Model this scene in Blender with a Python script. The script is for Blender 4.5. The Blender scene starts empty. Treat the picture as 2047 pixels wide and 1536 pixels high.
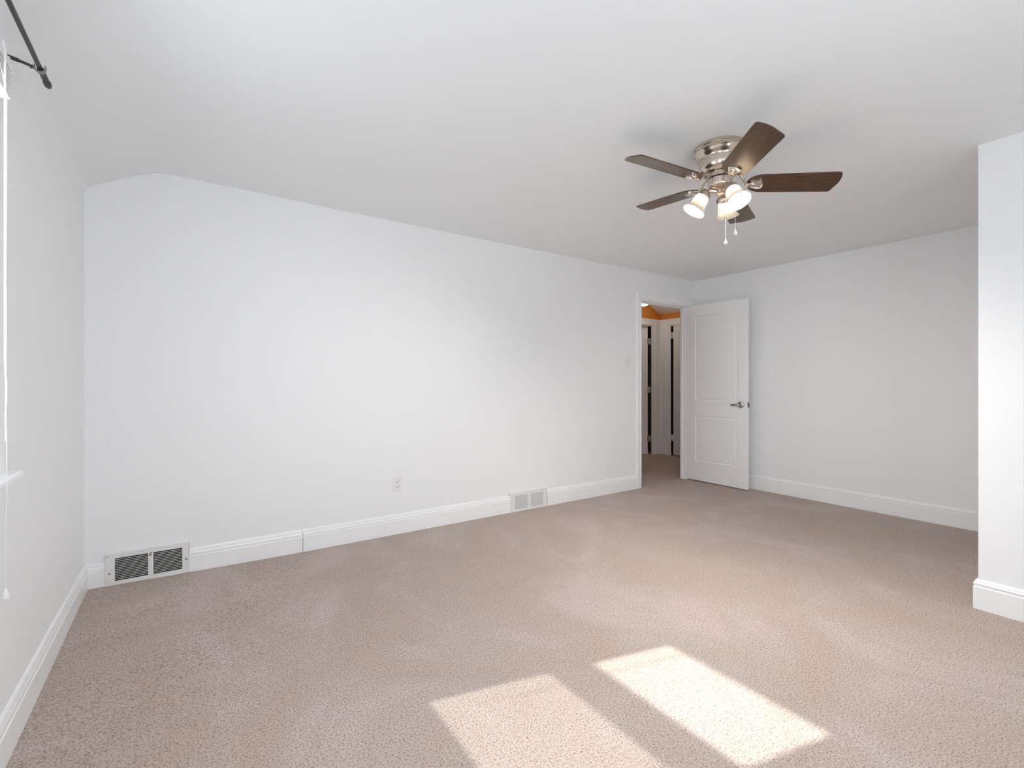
import bpy, bmesh, math, random
from mathutils import Vector, Matrix, Quaternion
random.seed(4)
sc = bpy.context.scene
COL = sc.collection
R = math.radians

# ------------------------------------------------------------------ camera, world, sun, exposure
YAW = R(34.42)
CAMZ = 1.155
cam_d = bpy.data.cameras.new('camera')
cam = bpy.data.objects.new('camera', cam_d)
COL.objects.link(cam)
cam.location = (0, 0, CAMZ)
cam.rotation_euler = (R(90), 0, -YAW)
cam_d.sensor_width = 36
cam_d.lens = 948.75 / 2047 * 36
cam_d.shift_y = -5.5 / 2047
cam_d.clip_start = 0.02
sc.camera = cam

sc.view_settings.view_transform = 'Standard'
sc.view_settings.look = 'None'
sc.view_settings.gamma = 1
sc.view_settings.use_curve_mapping = False
sc.view_settings.exposure = 0.05
sc.cycles.max_bounces = 14
sc.cycles.diffuse_bounces = 10
sc.cycles.glossy_bounces = 5
sc.cycles.transmission_bounces = 8
sc.cycles.transparent_max_bounces = 12
sc.cycles.sample_clamp_indirect = 6
sc.cycles.use_denoising = True

# room measures (metres)
XL, YF, XR, YB, H = -0.462, 3.461, 5.024, -0.80, 2.3555     # left wall, far wall, right wall, rear wall, ceiling
XP, YP = 3.322, 0.651                                        # corner of the partition
PROF = [(-.462, 2.19), (-.456, 2.211), (-.435, 2.229), (-.397, 2.249), (-.311, 2.296), (-.245, 2.331), (-.205, 2.350), (-.165, 2.3645),
        (-.125, 2.3735), (-.08, 2.3785), (0, 2.380), (.118, 2.3775), (.335, 2.375), (.633, 2.371), (1.34, 2.363), (2.25, 2.357), (3.4, 2.3555), (5.024, 2.3545)]

# left window
WY0, WY1, WZ0, WZ1 = 1.18, 1.93, .885, 2.03
WSH = -1.83                 # offset of an unseen second left-wall window, added to brighten the room
# rear window (behind the camera)
BX0, BX1, BZ0, BZ1 = .30, 1.50, .80, 2.08

wd = bpy.data.worlds.new('daylight')
sc.world = wd
wd.use_nodes = True
wn = wd.node_tree.nodes
wl = wd.node_tree.links
bg = wn['Background']
tc = wn.new('ShaderNodeTexCoord')
sx = wn.new('ShaderNodeSeparateXYZ')
rp = wn.new('ShaderNodeValToRGB')
rp.color_ramp.elements[0].position = .47
rp.color_ramp.elements[0].color = (.87, .93, 1.03, 1)
rp.color_ramp.elements[1].position = .53
rp.color_ramp.elements[1].color = (.85, .93, 1.055, 1)
mp = wn.new('ShaderNodeMapRange')
mp.inputs['From Min'].default_value = -1
wl.new(tc.outputs['Generated'], sx.inputs[0])
wl.new(sx.outputs['Z'], mp.inputs['Value'])
wl.new(mp.outputs[0], rp.inputs[0])
wl.new(rp.outputs[0], bg.inputs['Color'])
WORLD_STRENGTH = 10.0
bg.inputs['Strength'].default_value = WORLD_STRENGTH

sun_d = bpy.data.lights.new('sun', 'SUN')
sun_d.energy = 8.5
sun_d.angle = R(.7)
sun_d.color = (1, .965, .92)
sun = bpy.data.objects.new('sun', sun_d)
COL.objects.link(sun)
sun.location = (-6, 3, 6)
sun.rotation_euler = Vector((1, -.24, -.854)).to_track_quat('-Z', 'Y').to_euler()

def portal(name, loc, rot, sxx, syy):
    d = bpy.data.lights.new(name, 'AREA')
    d.shape = 'RECTANGLE'
    d.size, d.size_y = sxx, syy
    d.cycles.is_portal = True
    o = bpy.data.objects.new(name, d)
    COL.objects.link(o)
    o.location = loc
    o.rotation_euler = rot
    return o
portal('window_portal', (XL - .13, (WY0 + WY1) / 2, (WZ0 + WZ1) / 2), (0, R(-90), 0), WZ1 - WZ0, WY1 - WY0)
portal('added_window_portal', (XL - .13, (WY0 + WY1) / 2 + WSH, (WZ0 + WZ1) / 2), (0, R(-90), 0), WZ1 - WZ0, WY1 - WY0)  # portal of the added window behind the camera
portal('rear_window_portal', ((BX0 + BX1) / 2, YB - .13, (BZ0 + BZ1) / 2), (R(90), 0, 0), BX1 - BX0, BZ1 - BZ0)

# ------------------------------------------------------------------ materials
def mat(name, color=(.8, .8, .8), rough=.5, metal=0.0, **kw):
    m = bpy.data.materials.new(name)
    m.use_nodes = True
    b = m.node_tree.nodes['Principled BSDF']
    b.inputs['Base Color'].default_value = (*color, 1)
    b.inputs['Roughness'].default_value = rough
    b.inputs['Metallic'].default_value = metal
    for k, v in kw.items():
        b.inputs[k].default_value = v
    return m
def N(m, t, **kw):
    n = m.node_tree.nodes.new(t)
    for k, v in kw.items():
        setattr(n, k, v)
    return n
def L(m, a, b):
    m.node_tree.links.new(a, b)
def bsdf(m):
    return m.node_tree.nodes['Principled BSDF']
def add_bump(m, scale, strength, dist=.002, detail=3):
    t = N(m, 'ShaderNodeTexCoord')
    n = N(m, 'ShaderNodeTexNoise')
    n.inputs['Scale'].default_value = scale
    n.inputs['Detail'].default_value = detail
    b = N(m, 'ShaderNodeBump')
    b.inputs['Strength'].default_value = strength
    b.inputs['Distance'].default_value = dist
    L(m, t.outputs['Object'], n.inputs['Vector'])
    L(m, n.outputs['Fac'], b.inputs['Height'])
    L(m, b.outputs['Normal'], bsdf(m).inputs['Normal'])

M_wall = mat('wall_paint', (.862, .873, .880), .6)
add_bump(M_wall, 6, .25, .006, 4)
M_ceil = mat('ceiling_paint', (.866, .893, .906), .7)
add_bump(M_ceil, 5, .2, .006, 4)
M_trim = mat('trim_paint', (.885, .892, .896), .35)
add_bump(M_trim, 30, .15, .001)
M_door = mat('door_paint', (.88, .886, .89), .4)
M_orange = mat('orange_paint', (.62, .23, .035), .6)
M_white = mat('white_plastic', (.82, .82, .81), .35)
M_vent = mat('vent_enamel', (.80, .80, .79), .35)
add_bump(M_vent, 60, .1, .0005)
M_dark = mat('duct_shade_black', (.010, .009, .008), .9)  # darkness inside the duct put into the colour
M_duct_grey = mat('duct_shade_grey', (.07, .07, .07), .6)  # shade in the louvre gaps put into a grey backing colour
M_slot = mat('slot_dark', (.03, .03, .03), .7)
M_steel = mat('steel', (.62, .61, .60), .25, 1.0)
M_rod = mat('rod_dark_pewter', (.085, .08, .072), .42, .6)
M_collar = mat('rod_collar_pewter', (.30, .29, .27), .4, .7)
M_tan = mat('threshold_tan_vinyl', (.50, .40, .30), .6)

# brushed nickel
M_nickel = mat('brushed_nickel', (.61, .53, .45), .22, 1.0)
t = N(M_nickel, 'ShaderNodeTexCoord'); mpn = N(M_nickel, 'ShaderNodeMapping')
mpn.inputs['Scale'].default_value = (6, 6, 500)
nn = N(M_nickel, 'ShaderNodeTexNoise'); nn.inputs['Scale'].default_value = 1
mr = N(M_nickel, 'ShaderNodeMapRange'); mr.inputs['To Min'].default_value = .20; mr.inputs['To Max'].default_value = .24
L(M_nickel, t.outputs['Object'], mpn.inputs[0]); L(M_nickel, mpn.outputs[0], nn.inputs[0])
L(M_nickel, nn.outputs['Fac'], mr.inputs['Value']); L(M_nickel, mr.outputs[0], bsdf(M_nickel).inputs['Roughness'])
M_chrome = mat('polished_nickel', (.80, .77, .73), .12, 1.0)

# dark wood blade, grain along local X
M_wood = mat('walnut_blade', (.06, .03, .018), .32, 0)
bsdf(M_wood).inputs['Specular IOR Level'].default_value = .5
bsdf(M_wood).inputs['Coat Weight'].default_value = .9
bsdf(M_wood).inputs['Coat Tint'].default_value = (1, .86, .68, 1)
bsdf(M_wood).inputs['Coat Roughness'].default_value = .25
t = N(M_wood, 'ShaderNodeTexCoord'); m1 = N(M_wood, 'ShaderNodeMapping'); m1.inputs['Scale'].default_value = (9, 110, 9)
n1 = N(M_wood, 'ShaderNodeTexNoise'); n1.inputs['Scale'].default_value = 1; n1.inputs['Detail'].default_value = 6
n1.inputs['Distortion'].default_value = .6
cr = N(M_wood, 'ShaderNodeValToRGB')
cr.color_ramp.elements[0].position = .3; cr.color_ramp.elements[0].color = (.018, .009, .006, 1)
cr.color_ramp.elements[1].position = .72; cr.color_ramp.elements[1].color = (.085, .040, .022, 1)
L(M_wood, t.outputs['Object'], m1.inputs[0]); L(M_wood, m1.outputs[0], n1.inputs[0])
L(M_wood, n1.outputs['Fac'], cr.inputs[0]); L(M_wood, cr.outputs[0], bsdf(M_wood).inputs['Base Color'])
m2 = N(M_wood, 'ShaderNodeMapping'); m2.inputs['Scale'].default_value = (25, 420, 25)
n2 = N(M_wood, 'ShaderNodeTexNoise'); n2.inputs['Scale'].default_value = 1
bw = N(M_wood, 'ShaderNodeBump'); bw.inputs['Strength'].default_value = .5; bw.inputs['Distance'].default_value = .0006
L(M_wood, t.outputs['Object'], m2.inputs[0]); L(M_wood, m2.outputs[0], n2.inputs[0])
L(M_wood, n2.outputs['Fac'], bw.inputs['Height']); L(M_wood, bw.outputs[0], bsdf(M_wood).inputs['Normal'])

# frosted glass lamp shade (translucent)
M_shade = bpy.data.materials.new('frosted_glass'); M_shade.use_nodes = True
ns = M_shade.node_tree.nodes; ns.clear()
o_ = ns.new('ShaderNodeOutputMaterial'); tr = ns.new('ShaderNodeBsdfTranslucent'); df = ns.new('ShaderNodeBsdfDiffuse')
gl = ns.new('ShaderNodeBsdfGlossy'); x1 = ns.new('ShaderNodeMixShader'); x2 = ns.new('ShaderNodeMixShader'); fr = ns.new('ShaderNodeFresnel')
tr.inputs['Color'].default_value = (1, .93, .82, 1); df.inputs['Color'].default_value = (.9, .88, .84, 1)
gl.inputs['Roughness'].default_value = .15
x1.inputs[0].default_value = .12
L(M_shade, tr.outputs[0], x1.inputs[1]); L(M_shade, df.outputs[0], x1.inputs[2])
L(M_shade, fr.outputs[0], x2.inputs[0]); L(M_shade, x1.outputs[0], x2.inputs[1]); L(M_shade, gl.outputs[0], x2.inputs[2])
L(M_shade, x2.outputs[0], o_.inputs[0])
def emis(name, c, s):
    m = mat(name, (.8, .8, .8), .5)
    bsdf(m).inputs['Emission Color'].default_value = (*c, 1)
    bsdf(m).inputs['Emission Strength'].default_value = s
    return m
M_bulb = emis('lit_bulb', (1, .95, .89), 2600)
M_hall = emis('lit_glass_dome', (1, .91, .80), 24)
M_crystal = mat('clear_crystal', (.95, .95, .95), .04, 0)
bsdf(M_crystal).inputs['Transmission Weight'].default_value = .85
M_chain = mat('pale_chain', (.78, .76, .72), .35, .5)

def glass_mat(name, tint, gloss=.06):
    m = bpy.data.materials.new(name); m.use_nodes = True
    n = m.node_tree.nodes; n.clear()
    o = n.new('ShaderNodeOutputMaterial'); a = n.new('ShaderNodeBsdfTransparent'); g = n.new('ShaderNodeBsdfGlossy')
    x = n.new('ShaderNodeMixShader'); x.inputs[0].default_value = gloss
    a.inputs[0].default_value = (*tint, 1); g.inputs['Roughness'].default_value = .02
    L(m, a.outputs[0], x.inputs[1]); L(m, g.outputs[0], x.inputs[2]); L(m, x.outputs[0], o.inputs[0])
    return m
M_glass = glass_mat('window_glass', (.97, .98, .97))
# insect screen: fine dark mesh averaged to a partly transparent sheet
M_screen = bpy.data.materials.new('insect_screen_mesh'); M_screen.use_nodes = True
n = M_screen.node_tree.nodes; n.clear()
o_ = n.new('ShaderNodeOutputMaterial'); a_ = n.new('ShaderNodeBsdfTransparent'); d_ = n.new('ShaderNodeBsdfDiffuse'); x_ = n.new('ShaderNodeMixShader')
d_.inputs[0].default_value = (.08, .08, .08, 1); x_.inputs[0].default_value = .28
L(M_screen, a_.outputs[0], x_.inputs[1]); L(M_screen, d_.outputs[0], x_.inputs[2]); L(M_screen, x_.outputs[0], o_.inputs[0])

# carpet
M_carpet = mat('carpet', (.4, .32, .28), 1.0)
bsdf(M_carpet).inputs['Specular IOR Level'].default_value = .05
bsdf(M_carpet).inputs['Sheen Weight'].default_value = .25
bsdf(M_carpet).inputs['Sheen Roughness'].default_value = .6
t = N(M_carpet, 'ShaderNodeTexCoord')
def noise(m, scale, detail=2, rough=.5, dist=0, vec=None):
    n = N(m, 'ShaderNodeTexNoise')
    n.inputs['Scale'].default_value = scale; n.inputs['Detail'].default_value = detail
    n.inputs['Roughness'].default_value = rough; n.inputs['Distortion'].default_value = dist
    L(m, vec if vec else t.outputs['Object'], n.inputs['Vector'])
    return n.outputs['Fac']
def ramp(m, fac, stops):
    r = N(m, 'ShaderNodeValToRGB')
    e = r.color_ramp.elements
    e[0].position, e[0].color = stops[0][0], (*stops[0][1], 1)
    e[1].position, e[1].color = stops[-1][0], (*stops[-1][1], 1)
    for p, c in stops[1:-1]:
        k = e.new(p); k.color = (*c, 1)
    L(m, fac, r.inputs[0])
    return r.outputs[0]
def mixc(m, fac, a, b, mode='MIX'):
    x = N(m, 'ShaderNodeMix', data_type='RGBA', blend_type=mode)
    if isinstance(fac, float): x.inputs['Factor'].default_value = fac
    else: L(m, fac, x.inputs['Factor'])
    L(m, a, x.inputs['A']); L(m, b, x.inputs['B'])
    return x.outputs['Result']
mpc = N(M_carpet, 'ShaderNodeMapping'); mpc.inputs['Scale'].default_value = (1, .8, 1)
mpc.inputs['Rotation'].default_value = (0, 0, .5)
L(M_carpet, t.outputs['Object'], mpc.inputs[0])
big = noise(M_carpet, 1.5, 7, .68, .8, mpc.outputs[0])
base = ramp(M_carpet, big, [(.40, (.585, .460, .388)), (.52, (.60, .495, .435)), (.61, (.66, .545, .500))])
fine = noise(M_carpet, 150, 3, .7)
spk = ramp(M_carpet, fine, [(.34, (.40, .31, .26)), (.44, (.82, .80, .78)), (.50, (1.0, 1.0, 1.0)), (.64, (1.22, 1.22, 1.22))])
c_ = mixc(M_carpet, 1.0, base, spk, 'MULTIPLY')
L(M_carpet, c_, bsdf(M_carpet).inputs['Base Color'])
h1 = noise(M_carpet, 150, 3, .7); h2 = noise(M_carpet, 38, 2, .5)
ad = N(M_carpet, 'ShaderNodeMath', operation='MULTIPLY_ADD'); ad.inputs[1].default_value = .6
L(M_carpet, h2, ad.inputs[0]); L(M_carpet, h1, ad.inputs[2])
bp = N(M_carpet, 'ShaderNodeBump'); bp.inputs['Strength'].default_value = 1; bp.inputs['Distance'].default_value = .012
L(M_carpet, ad.outputs[0], bp.inputs['Height']); L(M_carpet, bp.outputs[0], bsdf(M_carpet).inputs['Normal'])

# ------------------------------------------------------------------ mesh helpers
class MB:
    def __init__(s): s.bm = bmesh.new()
    def face(s, pts):
        vs = [s.bm.verts.new(p) for p in pts]
        return s.bm.faces.new(vs)
    def box(s, a, b, bevel=0, M=None):
        x0, y0, z0 = a; x1, y1, z1 = b
        c = [(x0,y0,z0),(x1,y0,z0),(x1,y1,z0),(x0,y1,z0),(x0,y0,z1),(x1,y0,z1),(x1,y1,z1),(x0,y1,z1)]
        vs = [s.bm.verts.new(M @ Vector(p) if M else p) for p in c]
        fs = [s.bm.faces.new([vs[i] for i in f]) for f in ((0,3,2,1),(4,5,6,7),(0,1,5,4),(1,2,6,5),(2,3,7,6),(3,0,4,7))]
        if bevel:
            es = list({e for f in fs for e in f.edges})
            bmesh.ops.bevel(s.bm, geom=es, offset=bevel, segments=2, affect='EDGES', profile=.6)
        return s
    def tube(s, pts, r, seg=12, cap=True, flat=1.0, up=(0, 0, 1)):
        """tube through pts; r: number or list; flat squashes along the frame's second axis"""
        pts = [Vector(p) for p in pts]
        rs = r if isinstance(r, (list, tuple)) else [r] * len(pts)
        rings = []
        n = None
        for i, p in enumerate(pts):
            d = (pts[min(i+1, len(pts)-1)] - pts[max(i-1, 0)]).normalized()
            if n is None:
                u = Vector(up)
                if abs(u.dot(d)) > .95: u = Vector((1, 0, 0))
                n = (u - d * u.dot(d)).normalized()
            else:
                n = (n - d * n.dot(d)).normalized()
            b = d.cross(n)
            rr = rs[i]
            ra, rb = rr if isinstance(rr, (tuple, list)) else (rr, rr * flat)
            rings.append([s.bm.verts.new(p + b * math.cos(2*math.pi*k/seg) * ra + n * math.sin(2*math.pi*k/seg) * rb) for k in range(seg)])
        for a, b in zip(rings, rings[1:]):
            for k in range(seg):
                s.bm.faces.new((a[k], a[(k+1) % seg], b[(k+1) % seg], b[k]))
        if cap:
            s.bm.faces.new(rings[0][::-1]); s.bm.faces.new(rings[-1])
        return s
    def lathe(s, prof, seg=48, M=None, mod=None, closed=False):
        """prof: list of (r, z)"""
        rings = []
        for i, (r, z) in enumerate(prof):
            if r < 1e-6:
                p = Vector((0, 0, z)); rings.append([s.bm.verts.new(M @ p if M else p)])
            else:
                ring = []
                for k in range(seg):
                    a = 2*math.pi*k/seg
                    rr = r * (mod(i, a) if mod else 1)
                    p = Vector((rr*math.cos(a), rr*math.sin(a), z))
                    ring.append(s.bm.verts.new(M @ p if M else p))
                rings.append(ring)
        pr = list(zip(rings, rings[1:]))
        if closed: pr.append((rings[-1], rings[0]))
        for a, b in pr:
            if len(a) == 1 and len(b) == 1: continue
            for k in range(seg):
                k2 = (k+1) % seg
                if len(a) == 1: s.bm.faces.new((a[0], b[k2], b[k]))
                elif len(b) == 1: s.bm.faces.new((a[k], a[k2], b[0]))
                else: s.bm.faces.new((a[k], a[k2], b[k2], b[k]))
        return s
    def prism(s, pts, d):
        """closed outline pts extruded by vector d"""
        d = Vector(d)
        a = [s.bm.verts.new(p) for p in pts]; b = [s.bm.verts.new(Vector(p) + d) for p in pts]
        s.bm.faces.new(a[::-1]); s.bm.faces.new(b)
        n = len(a)
        for k in range(n): s.bm.faces.new((a[k], a[(k+1) % n], b[(k+1) % n], b[k]))
        return s
    def sweep(s, path, prof, nrm, side=1, closed=False, close_prof=True):
        """prof (a,b): a along the mitred in-plane side, b along nrm"""
        P = [Vector(p) for p in path]; Nn = Vector(nrm); n = len(P)
        rings = []
        for i, p in enumerate(P):
            ds = []
            if closed or i > 0: ds.append((p - P[i-1]).normalized())
            if closed or i < n-1: ds.append((P[(i+1) % n] - p).normalized())
            ss = [Nn.cross(d) * side for d in ds]
            m = ss[0] if len(ss) == 1 else (ss[0] + ss[1]) / (1 + ss[0].dot(ss[1]))
            rings.append([s.bm.verts.new(p + m * a + Nn * b) for a, b in prof])
        k = len(prof)
        pairs = list(zip(rings, rings[1:])) + ([(rings[-1], rings[0])] if closed else [])
        for a, b in pairs:
            for j in range(k if close_prof else k-1):
                s.bm.faces.new((a[j], a[(j+1) % k], b[(j+1) % k], b[j]))
        if not closed and close_prof:
            s.bm.faces.new(rings[0][::-1]); s.bm.faces.new(rings[-1])
        return s
    def build(s, name, m, parent=None, smooth=False, angle=35, loc=None, mw=None):
        bmesh.ops.recalc_face_normals(s.bm, faces=s.bm.faces[:])
        me = bpy.data.meshes.new(name); s.bm.to_mesh(me); s.bm.free()
        for mm in (m if isinstance(m, (list, tuple)) else [m]): me.materials.append(mm)
        if smooth:
            for p in me.polygons: p.use_smooth = True
            me.set_sharp_from_angle(angle=R(angle))
        o = bpy.data.objects.new(name, me); COL.objects.link(o)
        if parent: o.parent = parent
        if mw is not None: o.matrix_local = mw
        if loc is not None: o.location = loc
        return o
def thing(name, label, cat, loc=(0, 0, 0), rz=0, group=None):
    o = bpy.data.objects.new(name, None); COL.objects.link(o)
    o.empty_display_size = .1
    o.location = loc; o.rotation_euler = (0, 0, rz)
    o['label'] = label; o['category'] = cat
    if group: o['group'] = group
    return o
def struct(o, label):
    o['kind'] = 'structure'; o['label'] = label
    return o
def sthing(name, label, loc=(0, 0, 0), rz=0):
    o = bpy.data.objects.new(name, None); COL.objects.link(o); o.location = loc; o.rotation_euler = (0, 0, rz)
    o.empty_display_size = .1
    return struct(o, label)

def ceil_z(x):
    for (a, za), (b, zb) in zip(PROF, PROF[1:]):
        if a <= x <= b: return za + (zb-za) * (x-a) / (b-a)
    return PROF[0][1] if x < PROF[0][0] else PROF[-1][1]
def floor_z(x, y):
    return .017 * math.exp(-((x - XL)/.62)**2 - ((y - YF)/1.0)**2)

# ------------------------------------------------------------------ floor and ceilings
m = MB()
xs = [-.6 + i*.1 for i in range(14)] + [.9 + i*.5 for i in range(16)]
ys = [-.95 + i*.5 for i in range(6)] + [2.05 + i*.1 for i in range(16)] + [3.7 + i*.5 for i in range(7)]
gv = [[m.bm.verts.new((x, y, floor_z(x, y) if y <= YF+.1 else 0)) for x in xs] for y in ys]
for j in range(len(ys)-1):
    for i in range(len(xs)-1): m.bm.faces.new((gv[j][i], gv[j][i+1], gv[j+1][i+1], gv[j+1][i]))
ext = bmesh.ops.extrude_face_region(m.bm, geom=m.bm.faces[:])
for v in [g for g in ext['geom'] if isinstance(g, bmesh.types.BMVert)]: v.co.z -= .12
struct(m.build('floor', M_carpet, smooth=True, angle=60), 'taupe cut-pile carpet over the whole floor, sunlit in two patches')

m = MB()
pr = PROF
m.prism([(x, YB-.12, z) for x, z in pr] + [(XR+.15, YB-.12, pr[-1][1]), (XR+.15, YB-.12, 2.55), (XL-.25, YB-.12, 2.55), (XL-.25, YB-.12, pr[0][1])], (0, YF + .065 - (YB-.12), 0))
struct(m.build('ceiling', M_ceil, smooth=True, angle=50), 'white room ceiling, sloping down and rounded towards the left wall')

# ------------------------------------------------------------------ walls
def wall_with_hole(name, axis, c0, c1, u0, u1, v0, v1, hole, mt, label):
    """solid slab between c0..c1 on axis with a rectangular hole (u0h,u1h,v0h,v1h)"""
    m = MB(); a0, a1, b0, b1 = hole
    def bx(p0, p1, q0, q1):
        if p1 - p0 < 1e-5 or q1 - q0 < 1e-5: return
        if axis == 'x': m.box((c0, p0, q0), (c1, p1, q1))
        else: m.box((p0, c0, q0), (p1, c1, q1))
    bx(u0, a0, v0, v1); bx(a1, u1, v0, v1); bx(a0, a1, v0, b0); bx(a0, a1, b1, v1)
    bmesh.ops.remove_doubles(m.bm, verts=m.bm.verts, dist=1e-5)
    # drop the inner faces shared by neighbouring blocks
    seen = {}
    for f in m.bm.faces:
        seen.setdefault(tuple(round(x, 4) for x in f.calc_center_median()), []).append(f)
    return struct(m.build(name, mt), label)
m = MB()
for a, b, c, d in ((YB-.12, WY0+WSH, -.06, 2.205), (WY1+WSH, WY0, -.06, 2.205), (WY1, YF+.065, -.06, 2.205), (WY0, WY1, -.06, WZ0), (WY0, WY1, WZ1, 2.205), (WY0+WSH, WY1+WSH, -.06, WZ0), (WY0+WSH, WY1+WSH, WZ1, 2.205)):
    m.box((XL-.14, a, c), (XL, b, d))
struct(m.build('wall_left', M_wall), 'white left wall with the window, curtain rod and blind')
# far wall: top follows the ceiling; doorway cut
DX0, DX1, DZ = 4.064, 4.862, 2.038
YW2 = YF + .065
m = MB()
m.prism([(XL-.02, YF, -.06), (DX0, YF, -.06), (DX0, YF, DZ), (DX1, YF, DZ), (DX1, YF, -.06), (XR+.12, YF, -.06), (XR+.12, YF, ceil_z(5)+.003), ] +
        [(x, YF, z+.003) for x, z in PROF[::-1]] + [(XL-.02, YF, 2.19)], (0, .065, 0))
struct(m.build('wall_far', M_wall), 'long white far wall with the doorway at its right end')
m = MB(); m.box((XR, YP, -.06), (XR+.12, YF, 2.36))
struct(m.build('wall_right', M_wall), 'white wall on the right behind the open door')
wall_with_hole('wall_rear', 'y', YB-.14, YB, XL-.1, XP+.1, -.06, 2.385, (BX0, BX1, BZ0, BZ1), M_wall, 'white rear wall with a double window')
m = MB()
m.prism([(XP, YB, -.06), (XP, YP, -.06), (XR+.12, YP, -.06), (XR+.12, YP-.1, -.06), (XP+.1, YP-.1, -.06), (XP+.1, YB, -.06)], (0, 0, 2.417))
struct(m.build('wall_partition', M_wall), 'white closet partition with an outer corner at the right edge')

# ------------------------------------------------------------------ baseboards
BASE = [(-.002, -.03), (.016, -.03), (.016, .100), (.0145, .1035), (.0115, .105), (.0135, .1085), (.0135, .118), (.011, .126), (.009, .131), (.0095, .136), (.007, .143), (.003, .148), (-.002, .149)]
BASE_R = [(-.002, -.03), (.016, -.03), (.016, .112), (.013, .116), (.013, .121), (.0155, .124), (.0155, .131), (.011, .137), (.011, .141), (.007, .148), (-.002, .149)]
def baseboard(name, path, label, prof=BASE, side=1):
    m = MB(); m.sweep(path, prof, (0, 0, 1), side)
    return struct(m.build(name, M_trim), label)
baseboard('baseboard_left', [(XL, YF, 0), (XL, YB, 0)], 'white moulded baseboard along the left wall')
V1 = (-.372, .010); V2 = (2.345, 2.748)
baseboard('baseboard_far_corner', [(V1[0]-.002, YF, 0), (XL, YF, 0)], 'short white baseboard between left corner and dark vent')
baseboard('baseboard_far_long', [(.6465, YF, 0), (V1[1]+.002, YF, 0)], 'white baseboard board right of the dark vent')
baseboard('baseboard_far_middle', [(V2[0]-.002, YF, 0), (.6495, YF, 0)], 'white baseboard board left of the pale vent')
baseboard('baseboard_far_right', [(3.996, YF, 0), (V2[1]+.012, YF, 0)], 'white baseboard between the pale vent and the doorway')
baseboard('baseboard_right', [(XR, YP, 0), (XR, YF, 0)], 'white moulded baseboard along the right wall', BASE_R)
baseboard('baseboard_partition', [(XP, YB, 0), (XP, YP, 0), (XR, YP, 0)], 'tall white baseboard wrapping the partition corner', [(a*1.05, b) for a, b in BASE_R])
baseboard('baseboard_rear', [(XL, YB, 0), (XP, YB, 0)], 'white baseboard along the rear wall')
# dark joint showing between two boards on the far wall
m = MB(); m.box((.6468, YF-.0135, .001), (.6492, YF-.002, .093))
struct(m.build('trim_joint', M_slot), 'narrow dark open joint between two boards of the far baseboard')

# ------------------------------------------------------------------ door casings and doors
CAS = [(0, 0), (0, .013), (.004, .016), (.012, .0165), (.016, .013), (.048, .013), (.053, .018), (.060, .021), (.0665, .021), (.070, .017), (.070, 0)]
def casing(name, path, nrm, side, label, widen=1.0, prof=CAS):
    m = MB(); m.sweep(path, [(a*widen, b) for a, b in prof], nrm, side)
    return struct(m.build(name, M_trim), label)
# main doorway: legs and a slightly wider head
m = MB()
m.sweep([(DX0, YF, -.02), (DX0, YF, DZ), (DX1, YF, DZ), (DX1, YF, -.02)], CAS, (0, -1, 0), 1)
m.sweep([(DX0-.070, YF, DZ+.070), (XR-.004, YF, DZ+.070)], [(0, 0), (0, .013), (.012, .013), (.014, .022), (.022, .026), (.026, .022), (.027, 0)], (0, -1, 0), 1)
m.box((DX1+.068, YF-.016, 0), (XR-.004, YF+.0, DZ+.072))
# jambs with a stop bead
m.box((DX0-.002, YF-.002, -.02), (DX0+.012, YW2+.002, DZ)); m.box((DX1-.010, YF-.002, -.02), (DX1+.002, YW2+.002, DZ))
m.box((DX0, YF-.002, DZ-.010), (DX1, YW2+.002, DZ+.002))
m.box((DX0+.012, YF+.038, -.02), (DX0+.024, YW2, DZ-.01)); m.box((DX1-.022, YF+.038, -.02), (DX1-.010, YW2, DZ-.01)); m.box((DX0+.012, YF+.038, DZ-.022), (DX1-.01, YW2, DZ-.01))
struct(m.build('trim_doorway', M_trim), 'white moulded casing and jambs around the open doorway')

def door_leaf(w, h, th, panels, mt, name='door_leaf', parent=None):
    """leaf in local x 0..w (hinge at 0), y 0..th (front face y=0 facing -y), z 0..h; panels (x0,x1,z0,z1)"""
    m = MB()
    xs = sorted({0, w} | {p[0] for p in panels} | {p[1] for p in panels})
    zs = sorted({0, h} | {p[2] for p in panels} | {p[3] for p in panels})
    def inp(x, z): return any(p[0] < x < p[1] and p[2] < z < p[3] for p in panels)
    for yy in (0, th):
        sg = 1 if yy == 0 else -1
        for x0, x1 in zip(xs, xs[1:]):
            for z0, z1 in zip(zs, zs[1:]):
                if not inp((x0+x1)/2, (z0+z1)/2):
                    m.face([(x0, yy, z0), (x1, yy, z0), (x1, yy, z1), (x0, yy, z1)])
        for (x0, x1, z0, z1) in panels:
            steps = [(0, 0), (.004, .004), (.012, .0065), (.022, .0055), (.026, .0035), (.030, .0025), (.034, .0025)]
            rings = [[m.bm.verts.new(p) for p in ((x0+a, yy+sg*b, z0+a), (x1-a, yy+sg*b, z0+a), (x1-a, yy+sg*b, z1-a), (x0+a, yy+sg*b, z1-a))] for a, b in steps]
            for a, b in zip(rings, rings[1:]):
                for k in range(4): m.bm.faces.new((a[k], a[(k+1) % 4], b[(k+1) % 4], b[k]))
            m.bm.faces.new(rings[-1])
    for (a, b) in (((0, 0), (0, h)), ((w, 0), (w, h))):
        x = a[0]
        m.face([(x, 0, 0), (x, th, 0), (x, th, h), (x, 0, h)])
    for z in (0, h): m.face([(0, 0, z), (w, 0, z), (w, th, z), (0, th, z)])
    bmesh.ops.remove_doubles(m.bm, verts=m.bm.verts, dist=1e-5)
    return m.build(name, mt, parent)
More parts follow.
